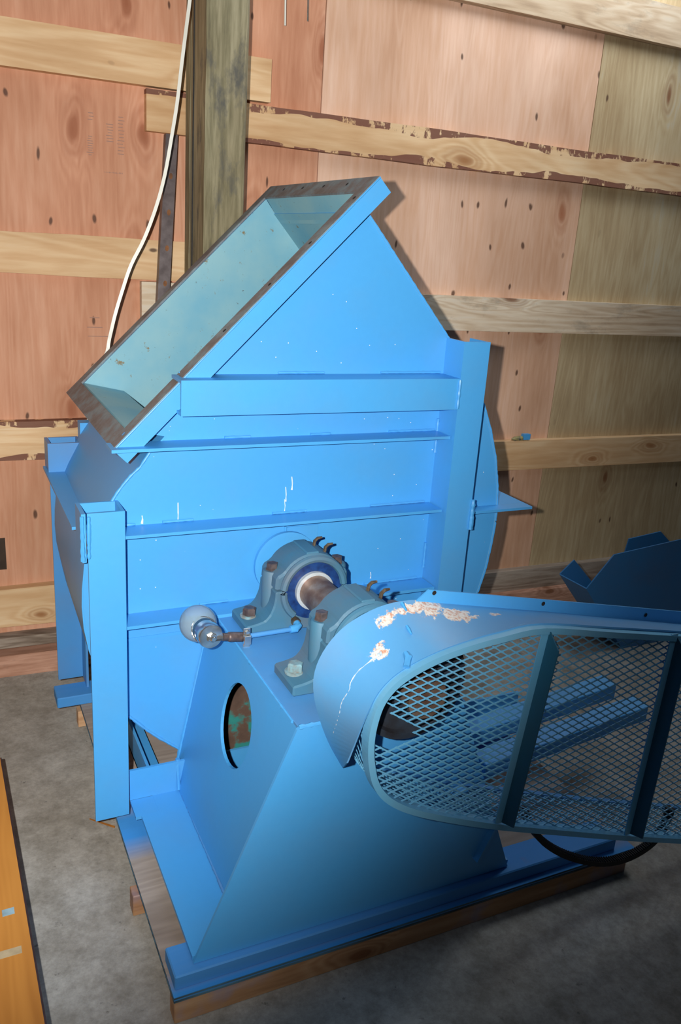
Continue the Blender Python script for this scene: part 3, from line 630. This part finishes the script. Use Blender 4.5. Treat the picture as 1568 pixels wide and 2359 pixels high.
# oiler: glass bulb, clamp, cap, pipe
gc = U(456, 1436, 'y', -.165); cap = U(489, 1470, 'y', -.262); ax = (cap-gc).normalized()
oil = G().lathe(gc, ax, [(0.001, -.047)]+[(.047*math.sin(math.radians(a)), -.047*math.cos(math.radians(a))) for a in range(12, 151, 12)]+[(.022, .044)], 28).obj('oiler_bulb', MGL, fan, smooth=True)
G().lathe(gc, ax, [(.024, .034), (.030, .040), (.030, .046), (.0285, .050)], 28).obj('bulb_rim', plain('dark_reservoir_ring', (0.04, 0.10, 0.18), rough=.3), oil, smooth=True)
G().lathe(gc, ax, [(.0285, .050), (.0285, .066), (.031, .067), (.031, .086), (.029, .090), (.012, .092)], 28).obj('reservoir_cup', MCHR, oil, smooth=True)
tip = gc+ax*.091
G().lathe(tip, ax, [(.013, 0), (.013, .006), (.011, .007)], 6).obj('hex_nut', MCHR, oil)
G().lathe(tip+ax*.007, ax, [(.008, 0), (.008, .006), (.005, .010)], 12).obj('screw_tip', MCHR, oil, smooth=True)
wd_ = [gc+ax*.048+ (Vector((ax.z, 0, -ax.x)).normalized()*math.cos(a)+ax.cross(Vector((ax.z, 0, -ax.x)).normalized())*math.sin(a))*.0315+ax*(.016*math.cos(a*1)) for a in [i*math.pi/10 for i in range(21)]]
G().tube(wd_, .0014, 6).obj('wire_bail', MCHR, oil, smooth=True)
e = U(681, 1448, 'y', -.232); z0 = e.z
s0 = U(512, 1467, 'y', -.25); s1 = U(560, 1467, 'y', -.24)
G().tube([s0-Vector((.030, 0, 0)), s0], [.009, .009], 8).obj('side_port', MCHR, oil, smooth=True)
G().tube([s0, s0*.75+s1*.25, s0*.7+s1*.3, s1], [.010, .010, .0125, .0125], 10).obj('reducer_nipple', MBOLT, oil, smooth=True)
G().tube([s1, e], .0065, 10).obj('oil_pipe', MBD, oil, smooth=True)
G().tube([e-Vector((.016, 0, 0)), e, e+Vector((.008, .006, .004)), e+Vector((.008, .020, .008))], [.010, .011, .011, .010], 10).obj('pipe_elbow', MB, oil, smooth=True)
G().tube([e+Vector((.008, .014, .008)), e+Vector((.008, .032, .010))], [.012, .012], 6).obj('hex_nipple', MBRS, oil)
cc = s1+Vector((.004, -.012, 0))
G().box(cc.x-.009, cc.x+.009, cc.y-.004, cc.y-.001, cc.z-.034, cc.z+.030).box(cc.x-.009, cc.x+.009, cc.y-.012, cc.y-.001, cc.z-.012, cc.z+.012).obj('pipe_clamp', MCHR, oil, bevel=.001)
G().lathe(cc+Vector((0, -.004, .020)), (0, -1, 0), [(.006, 0), (.006, .003), (.004, .004)], 10).obj('clamp_screw', MCHR, oil)

# ------------------------------------------------------------------ belt guard
YF, YB = -0.800, -0.655
rearpx = [(1760, 1458), (1568, 1440), (1400, 1425), (1250, 1411), (1100, 1398), (1010, 1390), (940, 1386), (870, 1402), (800, 1441), (754, 1490), (728, 1545), (726, 1600), (741, 1660), (763, 1715), (793, 1768)]
frontpx = [(1760, 1470), (1568, 1458), (1400, 1448), (1245, 1440), (1150, 1459), (1080, 1478), (1010, 1503), (950, 1532), (905, 1562), (872, 1598), (850, 1640), (836, 1672), (824, 1702), (813, 1730), (802, 1757)]
AA = [U(u, v, 'y', YB) for u, v in rearpx]; BB = [U(u, v, 'y', YF) for u, v in frontpx]
# hood material with the droppings and the scratch that lie on it
HO = (0.6, -0.72, 0.85)
def pj(X): d = Vector(X)-CP; z = d.dot(RF); return CW/2+F*d.dot(RX)/z, CH/2-F*d.dot(RU)/z
DA, DB = dense(AA), dense(BB)
def hood_at(u, v):
    best = None
    for i in range(len(DA)):
        for j in range(41):
            p = DA[i].lerp(DB[i], j/40); q = pj(p); e = (q[0]-u)**2+(q[1]-v)**2
            if best is None or e < best[0]: best = (e, p)
    return best[1]
def OUT(p, d=.0042): q = Vector((p.x-.66, 0, p.z-.66)).normalized(); return p+q*d+Vector((0, -.0005, 0))
k = blue_paint('guard_hood_paint', base=(0.095, 0.33, 0.62), grime=0.5)
ccol = k.b.inputs['Base Color'].links[0].from_socket
on_hood = hood_at
n1 = k.noise(k.coord((1, 1, 1), False), 38, 6, 0.7, 0.3); n2 = k.noise(k.coord((1, 1, 1), False), 120, 4, 0.7)
for (u, v, r, thr) in ((985, 1405, (.07, .05, .05), .53), (1050, 1420, (.06, .045, .05), .50), (895, 1427, (.055, .04, .05), .60), (940, 1405, (.06, .04, .05), .62), (878, 1506, (.035, .03, .05), .57), (1155, 1412, (.04, .02, .04), .62)):
    b_ = k.blob(on_hood(u, v), r, HO)
    m_ = k.ramp(k.math('MULTIPLY_ADD', b_, 0.45, k.math('MULTIPLY', n1, 0.85)), [(thr+.08, 0.0), (thr+.13, 1.0)])
    m_ = k.math('MULTIPLY', m_, k.ramp(b_, [(0.0, 0.0), (0.12, 1.0)]))
    ccol = k.mix(m_, ccol, k.ramp(n2, [(0.40, (0.55, 0.28, 0.18)), (0.5, (0.66, 0.61, 0.55)), (0.7, (0.80, 0.76, 0.70))]))
k.col(ccol); MHOOD = k.m
guard = G().sheet(dense(AA), dense(BB), .004, 0).obj('belt_guard', MHOOD, fan, origin=HO, smooth=True)
# the pale scratch running down the nose
g = G(); sc = [(882, 1508), (862, 1523), (842, 1538), (825, 1553), (812, 1575), (805, 1595), (792, 1620), (784, 1650), (773, 1685), (760, 1715)]
P_ = [OUT(hood_at(u, v)) for u, v in sc]; P_ = dense(P_, 5)
G().tube([p+Vector((rn.random()*.001, 0, rn.random()*.001)) for p in P_], [(.0052-.004*min(1, i/10))*(.5+.8*rn.random()) for i in range(len(P_))], 5).obj('pale_scrape', plain('scraped_bare_metal', (0.62, 0.68, 0.72), (0.35, 0.48, 0.62), 120, 0.5), guard)
# stand-up flange along the back with holes
ru = [(1760, 1424), (1568, 1408), (1400, 1393), (1250, 1380), (1100, 1367), (986, 1357)]
rl = [(1760, 1458), (1568, 1440), (1400, 1425), (1250, 1411), (1100, 1398), (955, 1385)]
G().sheet([U(u, v, 'y', YB-.002) for u, v in ru], [U(u, v, 'y', YB-.002) for u, v in rl], .004).obj('rear_flange', MB, guard)
weld([U(u, v, 'y', YB-.008) for u, v in ((1760, 1462), (1568, 1444), (1250, 1415), (1060, 1398))], .0028, 'flange_fold', guard, MB, .03)
for u, v in ((1000, 1366), (1251, 1391), (1487, 1417)): disc(U(u, v, 'y', YB-.0075), (1, 0, 0), (0, 0, 1), .0052, 'flange_hole', MHOLE, guard)
# seam weld between nose and top sheet
def onsheet(t, s):
    A_, B_ = dense(AA), dense(BB); i = min(len(A_)-1, int(t)); return OUT(A_[i]*(1-s)+B_[i]*s, .003)
G().tube([onsheet(25, s)+Vector((-.001, -.002, .003)) for s in (.05, .12, .2)], [.004, .003, .002], 6).obj('seam_weld', MB, guard, smooth=True)
G().tube([onsheet(25+3*s, s)+Vector((-.001, -.002, .003)) for s in (.45, .52, .6)], [.003, .004, .002], 6).obj('seam_weld', MB, guard, smooth=True)
weld([onsheet(27+2*s, s)+Vector((-.002, -.003, .003)) for s in (.82, .9, 1.0)], .007, 'rim_weld', guard, MB)
rimpx = [(1760, 1478), (1568, 1467), (1400, 1457), (1245, 1448), (1150, 1467), (1080, 1486), (1010, 1511), (950, 1541), (905, 1573), (874, 1611), (857, 1655), (848, 1703), (849, 1755), (861, 1803), (892, 1838), (950, 1863), (1040, 1882), (1150, 1898), (1300, 1912), (1430, 1923), (1568, 1931), (1760, 1942)]
rim = [U(u, v, 'y', YF-.003) for u, v in rimpx]
G().tube(dense(rim), 0, sq=(.014, .0068), up=(0, 1, 0)).obj('front_rim', MMESH, guard)
# lower back rim
rb = [U(u, v, 'y', YF-.003)+Vector((0, YB-YF, 0)) for u, v in rimpx[10:]]
G().tube(dense(rb), 0, sq=(.008, .005), up=(0, 1, 0)).obj('rear_rim', MBD, guard)
# cross bars: angle sections
for (ua, va, ub, vb, w0) in ((1250, 1446, 1138, 1896, 1), (1545, 1461, 1436, 1923, 1)):
    a = U(ua, va, 'y', YF-.012); b = U(ub, vb, 'y', YF-.012); r_ = Vector((1, 0, 0)); d = (b-a).normalized(); r_ = (r_-d*r_.dot(d)).normalized()
    g = G().slab([a, a+r_*.020, b+r_*.020, b], (0, -.003, 0))
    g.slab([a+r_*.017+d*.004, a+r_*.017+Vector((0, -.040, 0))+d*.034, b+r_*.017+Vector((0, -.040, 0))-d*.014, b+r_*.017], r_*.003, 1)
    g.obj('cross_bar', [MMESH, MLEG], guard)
# expanded metal
def inside(p, poly):
    c = False; n = len(poly)
    for i in range(n):
        x0, z0 = poly[i]; x1, z1 = poly[(i+1) % n]
        if (z0 > p[1]) != (z1 > p[1]) and p[0] < (x1-x0)*(p[1]-z0)/(z1-z0)+x0: c = not c
    return c
def strand(g, a, b, w, t, nrm):
    d = (b-a).normalized(); s = nrm.cross(d)*w; q = nrm*t
    g.slab([a-s+q*.0, b-s+q*.0, b+s, a+s], q)
def lattice(polypx, cpx, L_, S_, y, hole=None, name='mesh_panel'):
    c = U(cpx[0], cpx[1], 'y', y); l = U(cpx[0]+L_[0], cpx[1]+L_[1], 'y', y)-c; s = U(cpx[0]+S_[0], cpx[1]+S_[1], 'y', y)-c
    e1 = (l-s)*.5; e2 = (l+s)*.5; poly = [(U(u, v, 'y', y).x, U(u, v, 'y', y).z) for u, v in polypx]; nr = Vector((0, -1, 0)); g = G()
    for i in range(-70, 71):
        for j in range(-70, 71):
            p = c+e1*i+e2*j
            if abs(p.x-c.x) > .6 or abs(p.z-c.z) > .6: continue
            if hole and inside((p.x, p.z), hole): continue
            pin = inside((p.x, p.z), poly)
            for e_ in (e1, e2):
                q = p+e_; qin = inside((q.x, q.z), poly)
                if hole and inside((q.x, q.z), hole): continue
                if not (pin or qin): continue
                a_, b_ = p.copy(), q.copy()
                if not (pin and qin):
                    lo, hi = (a_, b_) if pin else (b_, a_)
                    for _ in range(5):
                        m_ = (lo+hi)*.5
                        if inside((m_.x, m_.z), poly): lo = m_
                        else: hi = m_
                    a_, b_ = (p, lo) if pin else (lo, q)
                if (b_-a_).length > .001: strand(g, a_, b_, .00145, .0018, nr)
            if pin:   # thick knot where strands meet
                lw = l.normalized()*.0052; sw = s.normalized()*.0026
                g.slab([p-lw, p-sw, p+lw, p+sw], (0, -.0022, 0))
    o = g.obj(name, MMESH, guard, kind='stuff'); return o
hl = [(U(u, v, 'y', YF).x, U(u, v, 'y', YF).z) for u, v in ((840, 1600), (880, 1608), (890, 1650), (935, 1664), (945, 1695), (915, 1712), (900, 1716), (845, 1710))]
pl = [(1246, 1450), (1150, 1469), (1080, 1488), (1010, 1513), (950, 1543), (905, 1575), (876, 1612), (859, 1655), (851, 1703), (852, 1755), (864, 1802), (894, 1836), (950, 1861), (1040, 1880), (1145, 1896)]
lattice(pl, (1000, 1600), (36.0, 1.0), (-2.0, 17.6), YF, hl)
lattice([(1262, 1450), (1545, 1464), (1436, 1921), (1155, 1896)], (1400, 1600), (28.6, 1.0), (-2.2, 16.4), YF)
lattice([(1560, 1464), (1760, 1474), (1760, 1940), (1455, 1923)], (1520, 1750), (25.5, 1.0), (-2.2, 15.2), YF)
# underside mesh, curved from front rim to rear rim
def under():
    F_ = dense(rim[10:], 6); g = G(); acc = [0]
    for a, b in zip(F_, F_[1:]): acc.append(acc[-1]+(b-a).length)
    def P(s, t):
        s = max(0, min(acc[-1]-1e-4, s)); i = next(q for q in range(len(acc)-1) if acc[q+1] >= s); f = (s-acc[i])/(acc[i+1]-acc[i])
        p = F_[i].lerp(F_[i+1], f); return p+Vector((0, t, .003))
    ds, dt = .0175, .0098; ns, nt = int(acc[-1]/ds), int((YB-YF)/dt)
    for i in range(ns):
        for j in range(nt+1):
            if (i+j) % 2: continue
            for dj in (-1, 1):
                if not 0 <= j+dj <= nt: continue
                a, b = P(i*ds, j*dt), P((i+1)*ds, (j+dj)*dt); d = (b-a).normalized(); n_ = Vector((0, 1, 0)).cross(Vector((1, 0, -.3))).normalized()
                strand(g, a, b, .0014, .0018, n_)
    g.obj('underside_mesh', MMESH, guard, kind='stuff')
under()
# brackets under the guard
t3 = [U(u, v, 'y', -.700) for u, v in ((985, 1872), (1097, 1982), (1137, 1900))]
G().slab(t3, (0, .006, 0)).obj('support_gusset', MB, guard)
G().box(.66, .74, -.694, -.636, .43, .442).obj('mounting_lug', MB, guard)
q = [U(u, v, 'y', -.706) for u, v in ((1095, 1982), (1137, 1902), (1150, 1899), (1203, 1910))]
G().tube(q, 0, sq=(.010, .003), up=(0, 1, 0)).obj('support_strap', MB, guard)
# drooping ribbed drive belt
bp = [(1205, 1870), (1235, 1925), (1275, 1957), (1320, 1976), (1370, 1986), (1420, 1982), (1462, 1966), (1500, 1940), (1528, 1905), (1545, 1860)]
B_ = dense([U(u, v, 'y', -.715) for u, v in bp], 3)
belt = G().tube(B_, 0, sq=(.010, .0065), up=(0, 1, 0))
for i in range(len(B_)-1):
    for t in (.0, .33, .66):
        p = B_[i].lerp(B_[i+1], t); d = (B_[i+1]-B_[i]).normalized(); n_ = Vector((0, 1, 0)).cross(d)
        if n_.z < 0: n_ = -n_
        belt.slab([p+n_*.006-Vector((0, .009, 0))-d*.0016, p+n_*.006-Vector((0, .009, 0))+d*.0016, p+n_*.0105-Vector((0, .009, 0))+d*.0016, p+n_*.0105-Vector((0, .009, 0))-d*.0016], (0, .018, 0))
belt.obj('drive_belt', MBLK, fan)
# motor slide rails seen through the mesh
for yy in (-.40, -.26):
    G().add([(1.02, yy, .20), (1.62, yy, .27), (1.62, yy+.07, .27), (1.02, yy+.07, .20), (1.02, yy, .25), (1.62, yy, .32), (1.62, yy+.07, .32), (1.02, yy+.07, .25)],
            [(3, 2, 1, 0), (4, 5, 6, 7), (0, 1, 5, 4), (1, 2, 6, 5), (2, 3, 7, 6), (3, 0, 4, 7)]).obj('motor_slide_rail', MB, fan, bevel=.002)
G().box(1.03, 1.05, -.37, -.05, .128, .20).obj('slide_rail_foot', MB, fan)

# ================================================================== second machine, right rear
h = ROOT('steel_hopper', (2.35, 0.60, 0), 'dark blue steel hopper standing in shade at the right behind the guard', 'hopper')
YH, YH2 = .42, .58
MHB = blue_paint('shade_darkened_blue', base=(0.028, 0.17, 0.40), grime=0.5).m  # the hopper's shade is put into the colour as a darker blue
hp = [U(u, v, 'y', YH) for u, v in ((1352, 1355), (1415, 1278), (1568, 1243))]
pf = [(hp[0].x, hp[0].z), (hp[1].x, hp[1].z), (hp[2].x, hp[2].z), (3.05, hp[2].z+.04), (3.05, .0), (2.36, .0)]
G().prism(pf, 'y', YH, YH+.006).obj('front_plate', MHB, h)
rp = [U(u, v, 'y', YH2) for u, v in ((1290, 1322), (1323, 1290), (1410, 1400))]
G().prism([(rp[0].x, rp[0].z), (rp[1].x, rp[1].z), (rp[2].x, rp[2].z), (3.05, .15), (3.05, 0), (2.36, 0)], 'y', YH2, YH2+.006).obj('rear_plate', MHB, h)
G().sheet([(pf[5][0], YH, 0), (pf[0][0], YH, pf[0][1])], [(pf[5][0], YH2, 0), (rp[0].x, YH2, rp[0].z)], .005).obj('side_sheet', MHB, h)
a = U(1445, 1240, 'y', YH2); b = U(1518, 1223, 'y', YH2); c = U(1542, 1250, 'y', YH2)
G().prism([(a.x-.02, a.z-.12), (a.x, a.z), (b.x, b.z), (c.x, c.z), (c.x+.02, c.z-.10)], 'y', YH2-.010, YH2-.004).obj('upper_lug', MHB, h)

for o in bpy.data.objects:
    if '_o' in o.keys(): del o['_o']
